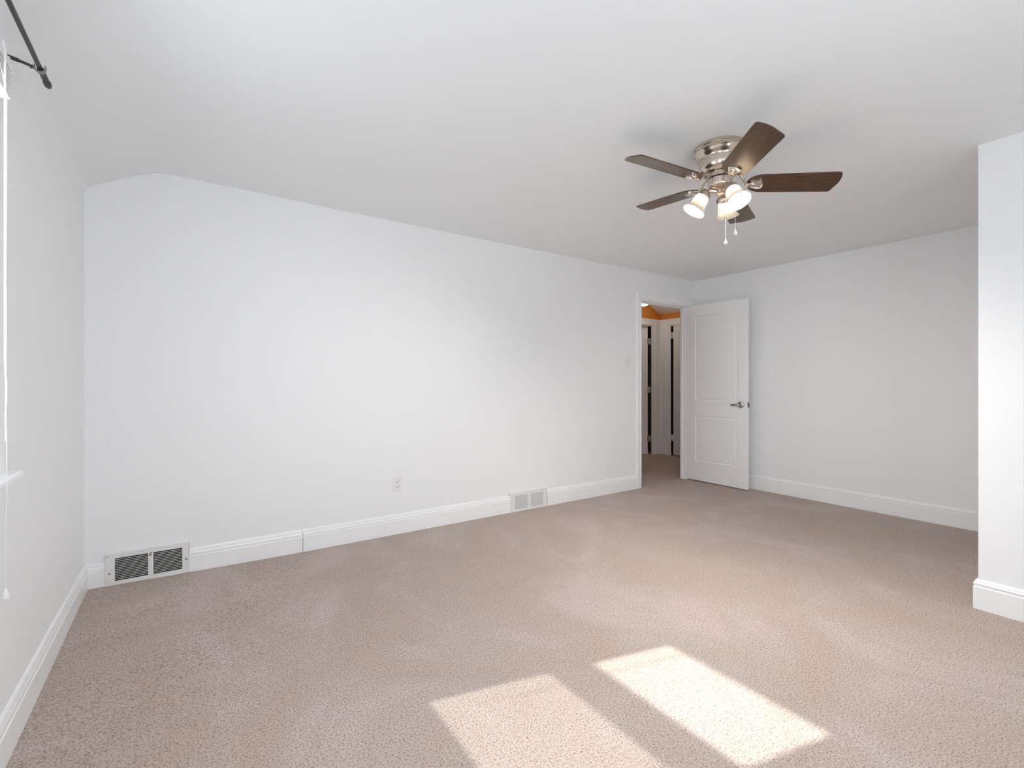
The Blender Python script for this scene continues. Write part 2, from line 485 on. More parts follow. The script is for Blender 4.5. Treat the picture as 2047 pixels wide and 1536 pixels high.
def lever(parent, x, z, yface, out, toward=-1, tilt=.0):
    """lever handle on a face at local y=yface, pointing out (+-1 in y); toward: lever direction in x"""
    hd = MB()
    Mr = Matrix.Translation((x, yface, z)) @ Matrix.Rotation(R(90) * (1 if out < 0 else -1), 4, 'X')
    hd.lathe([(0, -.001), (.036, -.001), (.0365, .003), (.034, .008), (.028, .0105), (.018, .012), (.0125, .016), (.0115, .040), (.013, .046), (.0125, .055), (.009, .060), (0, .061)], 36, Mr)
    h = hd.build('door_handle', M_steel, parent, smooth=True)
    h['label'] = 'satin steel lever handle'
    lv = MB()
    y = yface + out*.050
    pts = [(x, y, z), (x + toward*.02, y, z), (x + toward*.045, y, z - .001), (x + toward*.065, y - out*.004, z - .003), (x + toward*.086, y - out*.008, z - .004), (x + toward*.097, y - out*.009, z - .004)]
    lv.tube(pts, [(.009, .0105), (.009, .0105), (.008, .0105), (.0065, .0105), (.0055, .010), (.003, .007)], 14, up=(0, 0, 1))
    lv.build('lever', M_steel, h, smooth=True)
    return h

# leaf of the room door
hx, hy = DX1 - .004, YF - .006
ex, ey = 4.860, 2.716
dang = math.atan2(ey - hy, ex - hx)
dlen = math.hypot(ex-hx, ey-hy)
d1 = sthing('door_1', 'white two-panel room door standing open into the room', (hx, hy, .012), dang)
# local: x from hinge to free edge (-Y world), front face must face -X world; local -y = Rz(dang)*(0,-1)
LW, LH, LT = dlen, 2.022, .035
PX0, PX1 = .118, LW - .108
door_leaf(LW, LH, LT, [(PX0, PX1, .92, 1.895), (PX0, PX1, .225, .748)], M_door, 'door_panel', d1)
d1.children[0].location = (0, 0, 0)
lever(d1, LW - .068, .893, 0.0, -1, toward=-1)
lever(d1, LW - .068, .893, LT, 1, toward=-1)
m = MB(); m.box((LW-.0005, .0055, .865), (LW+.0015, LT-.0055, .922), .0006)
lp = m.build('latch_plate', M_rod, d1); lp['label'] = 'dark metal latch plate'
m = MB(); m.prism([(LW+.001, .011, .885), (LW+.001, .024, .885), (LW+.011, .022, .885), (LW+.011, .019, .885)], (0, 0, .017)); m.build('latch_bolt', M_rod, lp)
def hinge(parent, x, y, z, hgt=.089, mt=M_steel, plates=True):
    m = MB()
    for k in range(5):
        z0 = z - hgt/2 + k*hgt/5
        m.lathe([(0, z0+.0008), (.0062, z0+.0008), (.0062, z0+hgt/5-.0008), (0, z0+hgt/5-.0008)], 14, Matrix.Translation((x, y, 0)))
    m.lathe([(0, z+hgt/2), (.005, z+hgt/2), (.004, z+hgt/2+.004), (0, z+hgt/2+.006)], 12, Matrix.Translation((x, y, 0)))
    if plates:
        m.box((x-.030, y+.001, z-hgt/2), (x-.004, y+.003, z+hgt/2)); m.box((x+.004, y+.001, z-hgt/2), (x+.030, y+.003, z+hgt/2))
    return m.build('hinge', mt, parent, smooth=True)
for z in (.24, 1.02, 1.80):
    hinge(d1, -.002, LT+.002, z, plates=False)

# ------------------------------------------------------------------ hall beyond the doorway
HXR, HYF = 6.241, 4.918
HP = [(2.6, 2.372), (5.80, 2.372), (5.88, 2.369), (5.94, 2.360), (6.00, 2.338), (HXR, 2.222)]
m = MB()
m.prism([(x, YW2, z) for x, z in HP] + [(HXR+.2, YW2, 2.20), (HXR+.2, YW2, 2.6), (2.5, YW2, 2.6), (2.5, YW2, 2.37)], (0, HYF+.1-YW2, 0))
struct(m.build('ceiling_hall', M_ceil, smooth=True, angle=50), 'hall ceiling sloping down above the orange walls')
# wall A (faces -Y) with doorway A ; wall B (faces -X) with doorway B
AX0, AX1, AZ = 5.24, 6.023, 2.030
BY0, BY1 = 3.93, 4.712
m = MB()
m.prism([(2.6, HYF, -.06), (AX0, HYF, -.06), (AX0, HYF, AZ), (AX1+.14, HYF, AZ), (AX1+.14, HYF, -.06), (HXR+.1, HYF, -.06), (HXR+.1, HYF, 2.2), (HXR, HYF, 2.225), (6.0, HYF, 2.341), (5.94, HYF, 2.363), (5.88, HYF, 2.372), (5.8, HYF, 2.375), (2.6, HYF, 2.375)], (0, .10, 0))
struct(m.build('wall_hall_far', M_orange), 'orange hall wall above the left inner door')
m = MB()
m.prism([(HXR, YW2, -.06), (HXR, BY0, -.06), (HXR, BY0, AZ), (HXR, BY1+.10, AZ), (HXR, BY1+.10, -.06), (HXR, HYF, -.06), (HXR, HYF, 2.225), (HXR, YW2, 2.225)], (.10, 0, 0))
struct(m.build('wall_hall_right', M_orange), 'orange hall wall above the right inner door')
m = MB(); m.box((2.5, YW2, -.06), (2.6, HYF+.1, 2.4))
struct(m.build('wall_hall_left', M_orange), 'orange end wall of the hall')
m = MB(); m.box((XR+.12, YW2-.065, -.06), (HXR+.1, YW2, 2.4))
struct(m.build('wall_hall_near', M_wall), 'hall side of the wall beside the right room wall')
# casings
m = MB()
m.sweep([(AX0, HYF, -.02), (AX0, HYF, AZ), (AX1, HYF, AZ), (AX1, HYF, -.02)], [(a*1.42, b) for a, b in CAS], (0, -1, 0), 1)
m.box((AX1+.098, HYF-.014, 0), (HXR, HYF, AZ+.0995)); m.box((AX1+.195, HYF-.020, 0), (HXR, HYF, AZ+.1))
m.box((AX0-.002, HYF-.002, -.02), (AX0+.012, HYF+.102, AZ)); m.box((AX1+.138, HYF+.001, -.02), (AX1+.142, HYF+.102, AZ)); m.box((AX0, HYF-.002, AZ-.012), (AX1, HYF+.102, AZ+.002))
struct(m.build('trim_hall_far', M_trim), 'white casing around the left inner door')
m = MB()
m.sweep([(HXR, BY1, -.02), (HXR, BY1, AZ), (HXR, BY0, AZ), (HXR, BY0, -.02)], [(a*1.42, b) for a, b in CAS], (-1, 0, 0), 1)
m.box((HXR-.014, BY1+.098, 0), (HXR, HYF, AZ+.0995)); m.box((HXR-.020, BY1+.175, 0), (HXR, HYF-.02, AZ+.1))
m.box((HXR-.002, BY0-.012, -.02), (HXR+.102, BY0+.002, AZ)); m.box((HXR-.002, BY0, AZ-.012), (HXR+.102, BY1, AZ+.002))
struct(m.build('trim_hall_right', M_trim), 'white casing around the right inner door')
# rooms behind the inner doors (closed, unlit)
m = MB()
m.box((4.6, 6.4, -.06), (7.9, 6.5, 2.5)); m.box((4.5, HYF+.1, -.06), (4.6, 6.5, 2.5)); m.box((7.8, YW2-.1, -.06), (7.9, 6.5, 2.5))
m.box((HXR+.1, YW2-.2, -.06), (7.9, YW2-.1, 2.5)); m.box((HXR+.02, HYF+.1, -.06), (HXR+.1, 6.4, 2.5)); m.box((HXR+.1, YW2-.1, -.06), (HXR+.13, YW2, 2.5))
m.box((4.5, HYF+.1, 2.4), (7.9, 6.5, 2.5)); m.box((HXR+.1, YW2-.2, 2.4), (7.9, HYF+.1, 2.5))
struct(m.build('wall_inner_rooms', mat('inner_room_shade_grey', (.10, .10, .10), .8)), 'walls of the unlit rooms behind the inner doors, their shade put into a dark grey colour')  # wall colour darkened to stand in for the rooms' shade
m = MB(); m.box((AX0+.012, HYF+.005, -.01), (AX1-.012, HYF+.9, .006))
struct(m.build('floor_threshold', M_tan), 'tan floor of the room behind the left inner door')

six = [(.10, .33, 1.62, 1.90), (.43, .66, 1.62, 1.90), (.10, .33, .92, 1.50), (.43, .66, .92, 1.50), (.10, .33, .20, .74), (.43, .66, .20, .74)]
# inner door A: hinged at right, swung away
da = sthing('door_2', 'white panelled inner door at the hall end, ajar, left one', (AX1-.050, HYF+.052, .012), R(160))
door_leaf(.74, 2.005, .035, six, M_door, 'door_panel', da)
lever(da, .675, .90, .035, 1, toward=-1)
lever(da, .675, .90, 0.0, -1, toward=-1)
for z in (.24, 1.01, 1.77):
    m = MB()
    m.lathe([(0, z-.045), (.008, z-.045), (.008, z+.045), (0, z+.045)], 14, Matrix.Translation((.004, .030, 0)))
    m.box((-.060, .020, z-.048), (.040, .026, z+.048), .002)
    m.build('hinge', M_steel, da, smooth=True)
# inner door B: in wall B, hinged at far side
db = sthing('door_3', 'white panelled inner door of the right hall wall, nearly shut', (HXR+.012, BY1-.034, .012), R(-90+6))
door_leaf(.72, 2.005, .035, six, M_door, 'door_panel', db)
lever(db, .655, .88, 0.0, -1, toward=-1)
lever(db, .655, .88, .035, 1, toward=-1)
for z in (.26, 1.86):
    m = MB()
    m.lathe([(0, z-.045), (.007, z-.045), (.007, z+.045), (0, z+.045)], 14, Matrix.Translation((-.008, .0, 0)))
    m.box((-.062, .004, z-.048), (.020, .010, z+.048), .002)
    m.build('hinge', M_white, db, smooth=True)

# hall ceiling lamp
hl = thing('ceiling_lamp', 'small lit glass dome lamp on the hall ceiling, seen through the doorway', 'lamp', (5.475, 4.60, 2.352))
MB().lathe([(0, .020), (.050, .020), (.060, 0), (.062, -.008), (.058, -.018), (.050, -.022), (0, -.022)], 32).build('lamp_base', M_white, hl, smooth=True)
MB().lathe([(.052, -.018), (.066, -.030), (.074, -.048), (.074, -.062), (.066, -.078), (.048, -.092), (.024, -.101), (0, -.104)], 32).build('glass_dome', M_hall, hl, smooth=True)

# ------------------------------------------------------------------ floor register vents on the far wall
def register(name, label, x0, x1, z0, z1, cols, nsl, back, tilt, slat_h, lever_on, group):
    w, h = x1-x0, z1-z0
    t = thing(name, label, 'vent', (x0, YF, z0), 0, group)
    # frame with two openings (local x right, z up, -y into the room)
    m = MB()
    xs = [0, cols[0][0], cols[0][1], cols[1][0], cols[1][1], w]; za, zb = cols[2]
    y0 = -.019
    def bx(a, b, c, d): m.box((a, y0, c), (b, y0+.003, d))
    bx(0, w, 0, za); bx(0, w, zb, h); bx(xs[0], xs[1], za, zb); bx(xs[2], xs[3], za, zb); bx(xs[4], xs[5], za, zb)
    # rim returning to the wall, sloping out
    m.sweep([(0, y0, 0), (w, y0, 0), (w, y0, h), (0, y0, h)], [(0, 0), (0, .003), (-.0055, -.016), (-.0055, -.0195), (0, -.0195)], (0, -1, 0), 1, closed=True)
    m.build('frame', M_vent, t)
    MB().box((.01, -.003, .006), (w-.01, -.0008, h-.006)).build('duct_shade_plate', back, t)  # solid backing plate, coloured like the shaded duct behind the louvres
    for c in cols[:2]:
        m = MB()
        p = (zb-za)/nsl
        for k in range(nsl+1):
            zc = za + k*p
            M_ = Matrix.Translation((0, y0+.0035, zc)) @ Matrix.Rotation(tilt, 4, 'X')
            m.box((c[0]-.001, -.0032 if tilt else -.001, -slat_h/2), (c[1]+.001, .0025 if tilt else .001, slat_h/2), M=M_)
        m.build('louvre_panel', M_vent, t)
    if lever_on:
        m = MB()
        xc = (xs[2]+xs[3])/2
        m.tube([(xc-.004, y0-.001, zb-.006), (xc-.001, y0-.006, zb-.003), (xc+.004, y0-.008, zb+.002)], [.004, .003, .0025], 10)
        m.box((xc-.007, y0-.001, zb-.018), (xc+.004, y0+.001, zb-.004), .0005)
        m.build('damper_lever', M_steel, t, smooth=True)
        m = MB(); m.box((xc-.003, y0-.0006, zb+.001), (xc+.007, y0, zb+.0035)); m.build('lever_slot', M_slot, t)
        for sxx, szz, dh in ((.017, .072, .009), (w-.013, .080, -.006)):
            m = MB(); m.lathe([(0, .0026), (.0025, .0024), (.0048, .0012), (.0055, 0)], 20, Matrix.Translation((sxx, y0, szz)) @ Matrix.Rotation(R(90), 4, 'X'))
            m.build('screw', mat('worn_screw', (.30, .29, .28), .45, .8), t, smooth=True)
            m = MB(); m.lathe([(0, .0006), (.0018, .0006), (.0018, -.001)], 12, Matrix.Translation((sxx+dh, y0, szz+.014)) @ Matrix.Rotation(R(90), 4, 'X'))
            m.build('screw_hole', M_slot, t)
        m = MB(); m.lathe([(0, .0006), (.0025, .0006), (.0025, -.001)], 12, Matrix.Translation((.008, y0-.0002, h-.012)) @ Matrix.Rotation(R(90), 4, 'X'))
        m.build('screw_hole', M_slot, t)
    return t
w1 = V1[1]-V1[0]
register('wall_vent', 'white wall register with louvres over a backing coloured black as duct shade near the left corner, low on the far wall', V1[0], V1[1], .012, .190,
         ((.040, .188), (.212, .350), (.024, .152)), 14, M_dark, 0, .0022, True, 'floor registers along the far wall')
w2 = V2[1]-V2[0]
register('wall_vent', 'smaller-looking white wall register with louvres over a backing coloured grey as gap shade, nearer the doorway', V2[0], V2[1], -.002, .168,
         ((.045, .185), (.222, .362), (.022, .140)), 18, M_duct_grey, R(-30), .0040, False, 'floor registers along the far wall')
m = MB(); m.prism([(V2[0]-.014, YF-.0012, .152), (V2[0]-.003, YF-.0012, .156), (V2[0]-.002, YF-.0012, .138), (V2[0]-.009, YF-.0012, .148)], (0, .003, 0))
struct(m.build('wall_hole', M_slot), 'tiny dark gap in the wall at the top left of the pale vent')

# ------------------------------------------------------------------ outlet and switch
ou = thing('power_outlet', 'white double power outlet low on the far wall', 'outlet', (1.3165, YF, .372))
m = MB(); m.prism([(-.0365, 0, -.0575), (.0365, 0, -.0575), (.0365, 0, .0575), (-.0365, 0, .0575)], (0, -.0055, 0))
bmesh.ops.bevel(m.bm, geom=[e for e in m.bm.edges], offset=.0025, segments=3, affect='EDGES'); m.build('cover_plate', M_white, ou, smooth=True)
for s in (1, -1):
    m = MB(); zc = s*.0195
    pts = []
    for k in range(24):
        a = 2*math.pi*k/24; pts.append((.0165*math.cos(a), -.005, zc + max(-.0125, min(.0125, .0165*math.sin(a)))))
    m.prism(pts, (0, -.0022, 0)); rc = m.build('receptacle', M_white, ou)
    for sx_ in (-.0065, .0065):
        MB().box((sx_-.0015, -.0076, zc-.001), (sx_+.0015, -.0068, zc+.008)).build('blade_slot', M_slot, rc)
    MB().lathe([(0, .0008), (.0028, .0008), (.0028, 0)], 14, Matrix.Translation((.0, -.0068, zc-.0075)) @ Matrix.Rotation(R(90), 4, 'X')).build('ground_hole', M_slot, rc)
MB().lathe([(0, .0012), (.002, .001), (.003, 0)], 14, Matrix.Translation((0, -.0055, 0)) @ Matrix.Rotation(R(90), 4, 'X')).build('screw', M_white, ou)
sw = thing('light_switch', 'white toggle light switch on the far wall left of the doorway', 'switch', (3.865, YF, 1.362))
m = MB(); m.prism([(-.040, 0, -.062), (.040, 0, -.062), (.040, 0, .062), (-.040, 0, .062)], (0, -.006, 0))
bmesh.ops.bevel(m.bm, geom=[e for e in m.bm.edges], offset=.0025, segments=3, affect='EDGES'); m.build('cover_plate', M_white, sw, smooth=True)
MB().box((-.005, -.0075, -.012), (.005, -.0055, .012)).build('toggle_frame', M_white, sw)
m = MB(); m.prism([(-.0038, -.006, -.005), (-.0038, -.018, .006), (-.0038, -.018, .010), (-.0038, -.006, .006)], (.0076, 0, 0)); m.build('toggle', M_white, sw)
for s in (1, -1): MB().lathe([(0, .0012), (.002, .001), (.003, 0)], 14, Matrix.Translation((0, -.006, s*.03)) @ Matrix.Rotation(R(90), 4, 'X')).build('screw', M_white, sw)

# smoke detector on the ceiling by the partition
sd = thing('smoke_detector', 'white smoke detector on the ceiling, half hidden behind the partition corner', 'smoke detector', (4.838, .915, ceil_z(4.84)))
MB().lathe([(0, 0), (.062, 0), (.062, -.012), (.058, -.016), (0, -.016)], 40).build('mounting_base', M_white, sd, smooth=True)
MB().lathe([(.055, -.014), (.056, -.026), (.050, -.036), (.036, -.040), (0, -.041)], 40).build('cover', M_white, sd, smooth=True)

# ------------------------------------------------------------------ windows
def sash(m, X, t, y0, y1, z0, z1, st, rb, rt):
    m.box((X-t/2, y0, z0), (X+t/2, y0+st, z1)); m.box((X-t/2, y1-st, z0), (X+t/2, y1, z1))
    m.box((X-t/2, y0+st, z0), (X+t/2, y1-st, z0+rb)); m.box((X-t/2, y0+st, z1-rt), (X+t/2, y1-st, z1))
for nm_, lb_, dy_ in (('window_1', 'white double-hung window at the left edge with sill and casing', 0), ('added_window_3', 'second white double-hung window added to the left wall behind the camera for more daylight', WSH)):
    w1_ = sthing(nm_, lb_, (0, dy_, 0))
    GY0, GY1 = 1.235, 1.880
    m = MB()   # jamb liner
    m.box((XL-.14, WY0, WZ0), (XL-.0, WY0+.018, WZ1)); m.box((XL-.14, WY1-.018, WZ0), (XL-.0, WY1, WZ1)); m.box((XL-.14, WY0, WZ1-.018), (XL, WY1, WZ1)); m.box((XL-.14, WY0, WZ0), (XL-.0, WY1, WZ0+.018))
    m.build('window_frame', M_trim, w1_)
    m = MB(); sash(m, XL-.045, .034, WY0+.018, WY1-.018, WZ0+.018, 1.590, .037, .130, .133); m.build('lower_sash', M_trim, w1_)
    m = MB(); sash(m, XL-.085, .034, WY0+.018, WY1-.018, 1.490, WZ1-.018, .037, .136, .05); m.build('upper_sash', M_trim, w1_)
    MB().box((XL-.047, WY0+.05, 1.03), (XL-.043, WY1-.05, 1.462)).build('glass_pane', M_glass, w1_)
    MB().box((XL-.087, WY0+.05, 1.622), (XL-.083, WY1-.05, WZ1-.062)).build('glass_pane', M_glass, w1_)
    MB().box((XL-.1215, WY0+.018, WZ0+.018), (XL-.1205, WY1-.018, 1.555)).build('insect_screen', M_screen, w1_)
    m = MB()
    m.sweep([(XL, WY0, WZ0), (XL, WY0, WZ1), (XL, WY1, WZ1), (XL, WY1, WZ0)], [(0, 0), (0, .014), (.004, .018), (.070, .021), (.076, .019), (.078, .0)], (1, 0, 0), 1)
    m.build('window_casing', M_trim, w1_)
    m = MB()
    m.prism([(XL-.03, 0, .861), (XL+.047, 0, .861), (XL+.053, 0, .865), (XL+.055, 0, .872), (XL+.053, 0, .880), (XL+.047, 0, .885), (XL-.03, 0, .885)], (0, WY1-WY0+.20, 0))
    for v in m.bm.verts: v.co.y += WY0-.10
    m.build('window_sill', M_trim, w1_)
    m = MB(); m.box((XL, WY0-.07, .795), (XL+.016, WY1+.07, .861), .003); m.build('apron', M_trim, w1_)

w2_ = sthing('window_2', 'white double window in the rear wall')
m = MB(); xm = (BX0+BX1)/2
for a, b in ((BX0, xm-.04), (xm+.04, BX1)):
    for z0, z1, yy in ((BZ0+.02, (BZ0+BZ1)/2+.03, YB-.05), ((BZ0+BZ1)/2-.03, BZ1-.02, YB-.09)):
        m.box((a, yy-.017, z0), (a+.05, yy+.017, z1)); m.box((b-.05, yy-.017, z0), (b, yy+.017, z1)); m.box((a+.05, yy-.017, z0), (b-.05, yy+.017, z0+.06)); m.box((a+.05, yy-.017, z1-.05), (b-.05, yy+.017, z1))
m.box((xm-.04, YB-.14, BZ0), (xm+.04, YB+.005, BZ1))
m.build('window_frame', M_trim, w2_)
for a, b in ((BX0+.05, xm-.09), (xm+.09, BX1-.05)):
    MB().box((a, YB-.052, BZ0+.08), (b, YB-.048, (BZ0+BZ1)/2-.02)).build('glass_pane', M_glass, w2_)
    MB().box((a, YB-.092, (BZ0+BZ1)/2+.03), (b, YB-.088, BZ1-.07)).build('glass_pane', M_glass, w2_)
m = MB(); m.sweep([(BX0, YB, BZ0), (BX0, YB, BZ1), (BX1, YB, BZ1), (BX1, YB, BZ0)], [(0, 0), (0, .014), (.004, .018), (.070, .021), (.078, .0)], (0, 1, 0), -1); m.build('window_casing', M_trim, w2_)
MB().box((BX0-.1, YB-.03, BZ0-.024), (BX1+.1, YB+.055, BZ0), .004).build('window_sill', M_trim, w2_)

# ------------------------------------------------------------------ blind at the left window
bl = thing('window_blind', 'white slatted blind pulled up into a stack at the top of the left window', 'blind', (XL, (WY0+WY1)/2, 2.0))
o0 = Vector(bl.location)
def loc(p): return tuple(Vector(p) - o0)
def lbox(m, a, b, bev=0): m.box(loc(a), loc(b), bev)
BE = 1.905                        # near-corner end of the blind
m = MB(); lbox(m, (XL+.020, WY0-.01, 2.029), (XL+.056, BE, 2.052), .002); m.build('headrail', M_white, bl)
m = MB()
for k in range(7):
    z = 1.9835 + k*.0064
    lbox(m, (XL+.024+.002*(k % 2), WY0-.005, z), (XL+.051+.002*(k % 2), BE-.004+random.uniform(-.004, .004), z+.0028))
m.build('slat_stack', M_white, bl)
m = MB(); lbox(m, (XL+.022, WY0-.005, 1.950), (XL+.052, BE+.002, 1.981), .002); m.build('bottom_rail', M_white, bl)
m = MB(); lbox(m, (XL+.001, BE+.001, 2.022), (XL+.056, BE+.004, 2.064)); lbox(m, (XL+.001, BE-.03, 2.0535), (XL+.056, BE+.004, 2.057)); m.build('mounting_bracket', M_white, bl)
cx_ = XL+.074
cy_ = 1.755
m = MB(); pts = [(XL+.054, cy_, 2.040), (cx_-.004, cy_, 2.035), (cx_, cy_, 2.01), (cx_, cy_, 1.6), (cx_, cy_-.001, 1.30), (cx_, cy_+.002, 1.2), (cx_+.001, cy_+.008, 1.13), (cx_, cy_+.007, 1.07), (cx_, cy_+.004, 1.00)]
m.tube([loc(p) for p in pts], [.0022]*7+[.0018, .0008], 8); c1 = m.build('lift_cord', M_white, bl, smooth=True); c1['label'] = 'thick bundled lift cord'
m = MB(); pts = [(XL+.054, cy_+.006, 2.040), (cx_+.002, cy_+.006, 1.9), (cx_+.001, cy_+.006, 1.4), (cx_+.001, cy_+.0085, 1.1), (cx_+.002, cy_+.006, .9), (cx_+.001, cy_+.005, .8), (cx_, cy_+.002, .74), (cx_, cy_+.005, .70), (cx_, cy_+.003, .66), (cx_, cy_+.003, .617)]
m.tube([loc(p) for p in pts], .0008, 6); m.build('pull_cord', M_white, bl, smooth=True)
m = MB(); m.lathe([(0, .024), (.003, .024), (.0035, .020), (.0062, .012), (.0085, 0), (.0075, -.003), (0, -.003)], 20, Matrix.Translation(loc((cx_, cy_+.003, .594))))
m.build('cord_tassel', M_white, bl, smooth=True)
m = MB(); pts = [(cx_+.002, cy_+.008, .885), (cx_+.002, cy_+.016, .862), (cx_+.002, cy_+.026, .843), (cx_+.002, cy_+.028, .825), (cx_+.002, cy_+.027, .812)]
m.tube([loc(p) for p in pts], .0008, 6); m.build('cord_end', M_white, bl, smooth=True)

# ------------------------------------------------------------------ curtain rod
RX, RZ = XL+.082, 2.138
cr_ = thing('curtain_rod', 'dark pewter curtain rod on brackets above the left window', 'curtain rod', (XL, 1.55, RZ))
o0 = Vector(cr_.location)
MB().tube([loc((RX, .95, RZ)), loc((RX, 2.085, RZ))], .0065, 20).build('rod', M_rod, cr_, smooth=True)
for s, ye in ((1, 2.066), (-1, 1.04)):
    fn = MB()
    A = [(ye+s*.004, .0085), (ye+s*.085, .0085), (ye+s*.088, .0105), (ye+s*.094, .0105), (ye+s*.108, .0095), (ye+s*.118, .006), (ye+s*.121, .002)]
    fn.tube([loc((RX, y, RZ)) for y, r in A], [r for y, r in A], 20); fn.build('finial', M_rod, cr_, smooth=True)
    m = MB()
    m.tube([loc((XL+.002, ye, RZ+.012)), loc((XL+.035, ye, RZ+.006))], [(.0045, .006), (.0045, .006)], 10)
    m.tube([loc((XL+.030, ye, RZ+.007)), loc((RX-.012, ye, RZ-.002))], [(.0035, .0045), (.0035, .0045)], 10)
    m.box(loc((XL, ye-.009, RZ-.012)), loc((XL+.003, ye+.009, RZ+.026)), .0006)
    m.build('bracket', M_rod, cr_, smooth=True)
    m = MB()   # U shaped cradle
    pp = []
    for k in range(13):
        a = math.pi + math.pi*k/12
        pp.append(loc((RX + .0125*math.cos(a), ye, RZ + .0125*math.sin(a) - .001)))
    pp = [loc((RX-.0125, ye, RZ+.006))] + pp + [loc((RX+.0125, ye, RZ+.008))]
    m.tube(pp, [(.009, .002)]*len(pp), 10, up=(1, 0, 0)); m.build('cradle', M_collar, cr_, smooth=True)
    m = MB(); m.tube([loc((RX-.022, ye, RZ-.004)), loc((RX-.010, ye, RZ-.004))], [.0045, .002], 8); m.build('set_screw', M_rod, cr_, smooth=True)

# ------------------------------------------------------------------ ceiling fan
FD = 2.44
FT = .4385
FX, FY = FD*(math.sin(YAW)+FT*math.cos(YAW)), FD*(math.cos(YAW)-FT*math.sin(YAW))
FZ = ceil_z(FX)
fan = thing('ceiling_fan', 'brushed nickel ceiling fan with five dark wood blades and three lit glass shades', 'ceiling fan', (FX, FY, FZ))
zz = lambda z: z - FZ
HPF = [(0, 2.357), (.122, 2.357), (.1265, 2.352), (.1265, 2.341), (.123, 2.338), (.123, 2.334), (.126, 2.331), (.1255, 2.325), (.121, 2.320),
       (.119, 2.313), (.112, 2.304), (.107, 2.298), (.104, 2.293), (.1028, 2.286), (.1018, 2.262), (.0995, 2.248), (.095, 2.237), (.089, 2.2295), (.084, 2.2262), (.084, 2.2215), (0, 2.2205)]
MB().lathe([(r, zz(z)) for r, z in HPF], 96).build('motor_housing', M_nickel, fan, smooth=True, angle=28)
for k in range(8):
    a = 2*math.pi*k/8 + .3
    MB().box((.1018, -.016, zz(2.2885)), (.1036, .016, zz(2.2905)), M=Matrix.Rotation(a, 4, 'Z')).build('cooling_slot', M_slot, fan)
MB().lathe([(0, zz(2.221)), (.064, zz(2.221)), (.066, zz(2.219)), (.066, zz(2.199)), (.063, zz(2.197)), (0, zz(2.197))], 64).build('flywheel', M_nickel, fan, smooth=True)
MB().lathe([(0, zz(2.198)), (.057, zz(2.198)), (.057, zz(2.190)), (0, zz(2.190))], 64).build('housing_gap', M_slot, fan, smooth=True)
MB().lathe([(0, zz(2.1925)), (.0585, zz(2.1925)), (.060, zz(2.191)), (.060, zz(2.160)), (.058, zz(2.154)), (.052, zz(2.148)), (.040, zz(2.144)), (.026, zz(2.142)), (.022, zz(2.139)), (.022, zz(2.119)), (.019, zz(2.115)), (0, zz(2.114))], 64
     ).build('switch_housing', M_nickel, fan, smooth=True)

tx_, ty_ = -.1277, .0607
nrm_ = Vector((-tx_, -ty_, 1)).normalized()
TILT = Vector((0, 0, 1)).rotation_difference(nrm_).to_matrix().to_4x4()
ZB = zz(2.1693)
BR = .5225
def blade_outline():
    pts = []
    for k in range(17):                       # rounded root, from +y side round to -y side
        a = R(90 + 180*k/16)
        pts.append((.186 + .064*math.cos(a), .064*math.sin(a)))
    pts.append((.30, -.066)); pts.append((.48, -.070))
    for k in range(6):                        # -y corner, the longer one
        a = R(-90 + 75*k/5); pts.append((BR - .014 + .014*math.cos(a), -.0560 + .0140*math.sin(a)))
    for k in range(1, 10):                    # slanting curved tip
        u = k/10
        y = -.0560 + .014*math.sin(R(-15)) + u*(.112)
        pts.append((BR - .0005 + .006*math.sin(math.pi*u) - .022*u**2.0, y))
    for k in range(5):
        a = R(15 + 75*k/4); pts.append((BR - .034 + .013*math.cos(a), .0560 + .0130*math.sin(a)))
    pts.append((.30, .066))
    return pts
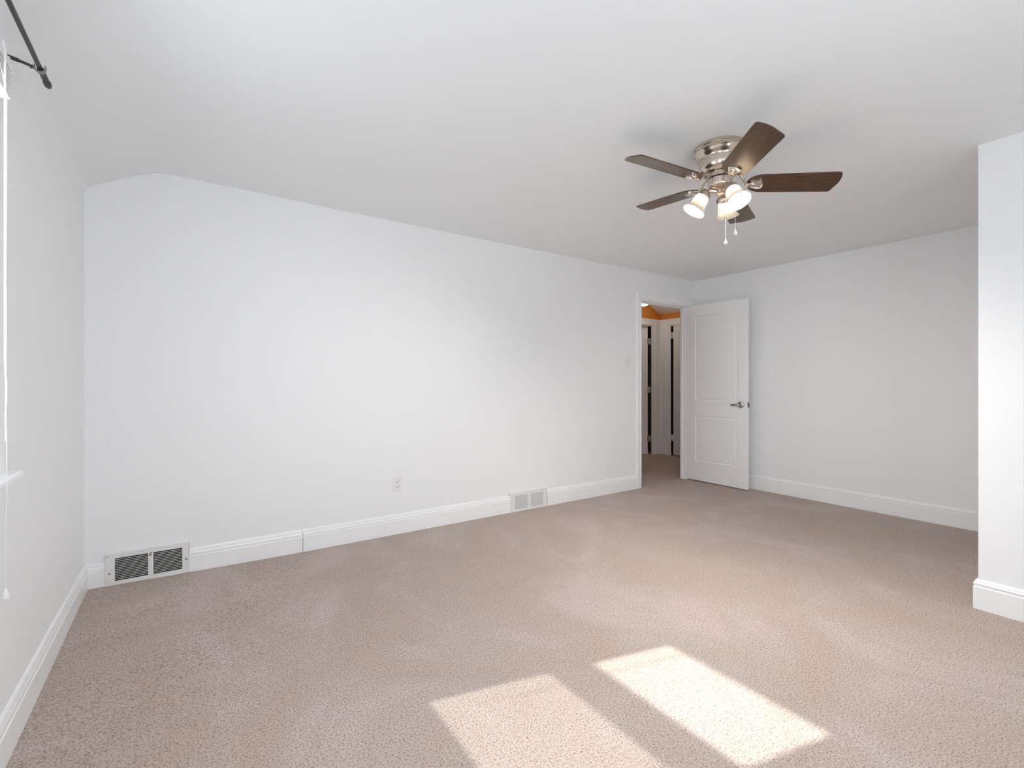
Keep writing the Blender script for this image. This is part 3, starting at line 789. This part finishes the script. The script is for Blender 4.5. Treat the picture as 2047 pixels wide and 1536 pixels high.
for k in range(5):
    a = R(161.65) - k*2*math.pi/5
    Mb = Matrix.Translation((0, 0, ZB)) @ TILT @ Matrix.Rotation(a, 4, 'Z') @ Matrix.Rotation(R(-12.5), 4, 'X')
    m = MB(); m.prism([(x, y, -.003) for x, y in blade_outline()], (0, 0, .006))
    es = [e for e in m.bm.edges if abs(e.verts[0].co.z - e.verts[1].co.z) < 1e-6]
    bmesh.ops.bevel(m.bm, geom=es, offset=.0012, segments=1, affect='EDGES')
    bd = m.build('blade', M_wood, fan, smooth=True, angle=30, mw=Mb)
    # blade iron: arm from flywheel, then a rimmed shield plate under the blade
    Mi = Mb.inverted()
    P0 = Mi @ Vector((.060*math.cos(a), .060*math.sin(a), zz(2.209)))
    P1 = Mi @ Vector((.086*math.cos(a), .086*math.sin(a), zz(2.207)))
    m = MB()
    ctrl = [P0, P1, Vector((.106, P1.y*.45, (P1.z-.008)/2+.002)), Vector((.124, 0, -.0085)), Vector((.140, 0, -.0095)), Vector((.160, 0, -.008))]
    pts = []
    for i in range(len(ctrl)-1):
        p0, p1, p2, p3 = ctrl[max(i-1, 0)], ctrl[i], ctrl[i+1], ctrl[min(i+2, len(ctrl)-1)]
        for q in range(5):
            u = q/5
            pts.append(.5*((2*p1) + (-p0+p2)*u + (2*p0-5*p1+4*p2-p3)*u*u + (-p0+3*p1-3*p2+p3)*u**3))
    pts.append(ctrl[-1])
    n_ = len(pts)
    m.tube(pts, [((.014 - .005*math.sin(math.pi*min(1, i/(n_-1)*1.3)) if i < n_*.8 else .010 - .005*(i-n_*.8)/(n_*.2)), .0068 - .003*i/n_) for i in range(n_)], 14)
    ir = m.build('blade_iron', M_nickel, fan, smooth=True, mw=Mb)
    sh = [(.118, 0), (.128, .009), (.145, .019), (.165, .0275), (.181, .0315), (.188, .029), (.193, .020), (.1965, .010), (.198, 0)]
    sh = sh + [(x, -y) for x, y in sh[-2:0:-1]]
    m = MB(); m.prism([(x, y, -.0065) for x, y in sh], (0, 0, .0034))
    m.sweep([(x, y, -.0055) for x, y in sh], [(0, 0), (0, .0045), (.0025, .0055), (.0045, .0035), (.0048, 0)], (0, 0, -1), 1, closed=True)
    m.build('iron_plate', M_chrome, fan, smooth=True, mw=Mb)

# light kit: three arms with sockets, fluted glass shades, bulbs
for phi in (173, 51, -74):
    a = R(phi) - YAW
    inc = R(32)
    ax = Vector((math.cos(a)*math.sin(inc), math.sin(a)*math.sin(inc), -math.cos(inc)))
    base = Vector((math.cos(a)*.073, math.sin(a)*.073, zz(2.127)))
    Ms = Matrix.Translation(base) @ Vector((0, 0, 1)).rotation_difference(ax).to_matrix().to_4x4()
    m = MB()
    m.tube([(math.cos(a)*.018, math.sin(a)*.018, zz(2.130)), (math.cos(a)*.046, math.sin(a)*.046, zz(2.137)), tuple(base)], [.010, .011, .013], 14)
    m.lathe([(0, -.012), (.016, -.012), (.024, -.006), (.030, .002), (.0325, .010), (.0325, .024), (.031, .026), (.029, .024), (.029, .004), (0, .0)], 36, Ms)
    m.build('lamp_arm', M_nickel, fan, smooth=True)
    prof = [(.0270, .012), (.0285, .020), (.0330, .026), (.0365, .036), (.0375, .050), (.0385, .066), (.0415, .082), (.0480, .096), (.0570, .107), (.0590, .1095),
            (.0570, .1100), (.0465, .0985), (.0395, .083), (.0363, .066), (.0352, .050), (.0342, .037), (.0305, .028), (.0262, .021)]
    def fl(i, t_):
        wgt = min(1, max(0, (prof[i][1]-.06)/.045))
        return 1 + .018*wgt*math.cos(20*t_) + .010*wgt*math.cos(4*t_)
    shd = MB().lathe(prof, 160, Ms, fl).build('glass_shade', M_shade, fan, smooth=True, angle=60)
    MB().lathe([(0, .022), (.012, .024), (.013, .034), (.019, .046), (.0225, .058), (.021, .070), (.013, .079), (0, .082)], 20, Ms).build('light_bulb', M_bulb, fan, smooth=True)

for (phi, rr, zend, lab) in ((-90, .062, 1.838, 'longer pull chain with crystal drop'), (-22, .071, 1.897, 'shorter pull chain with crystal drop')):
    a = R(phi) - YAW
    x, y = math.cos(a)*rr, math.sin(a)*rr
    m = MB()
    m.tube([(x*.80, y*.80, zz(2.160)), (x*.99, y*.99, zz(2.157)), (x, y, zz(2.148)), (x, y, zz(zend+.032))], .0011, 8)
    c = m.build('pull_chain', M_chain, fan, smooth=True); c['label'] = lab
    m = MB(); m.lathe([(0, .034), (.0018, .033), (.0024, .028), (.005, .020), (.0085, .012), (.0095, .007), (.0078, .002), (.004, -.0005), (0, -.001)], 12, Matrix.Translation((x, y, zz(zend))))
    m.build('pendant', M_crystal, c, smooth=False)
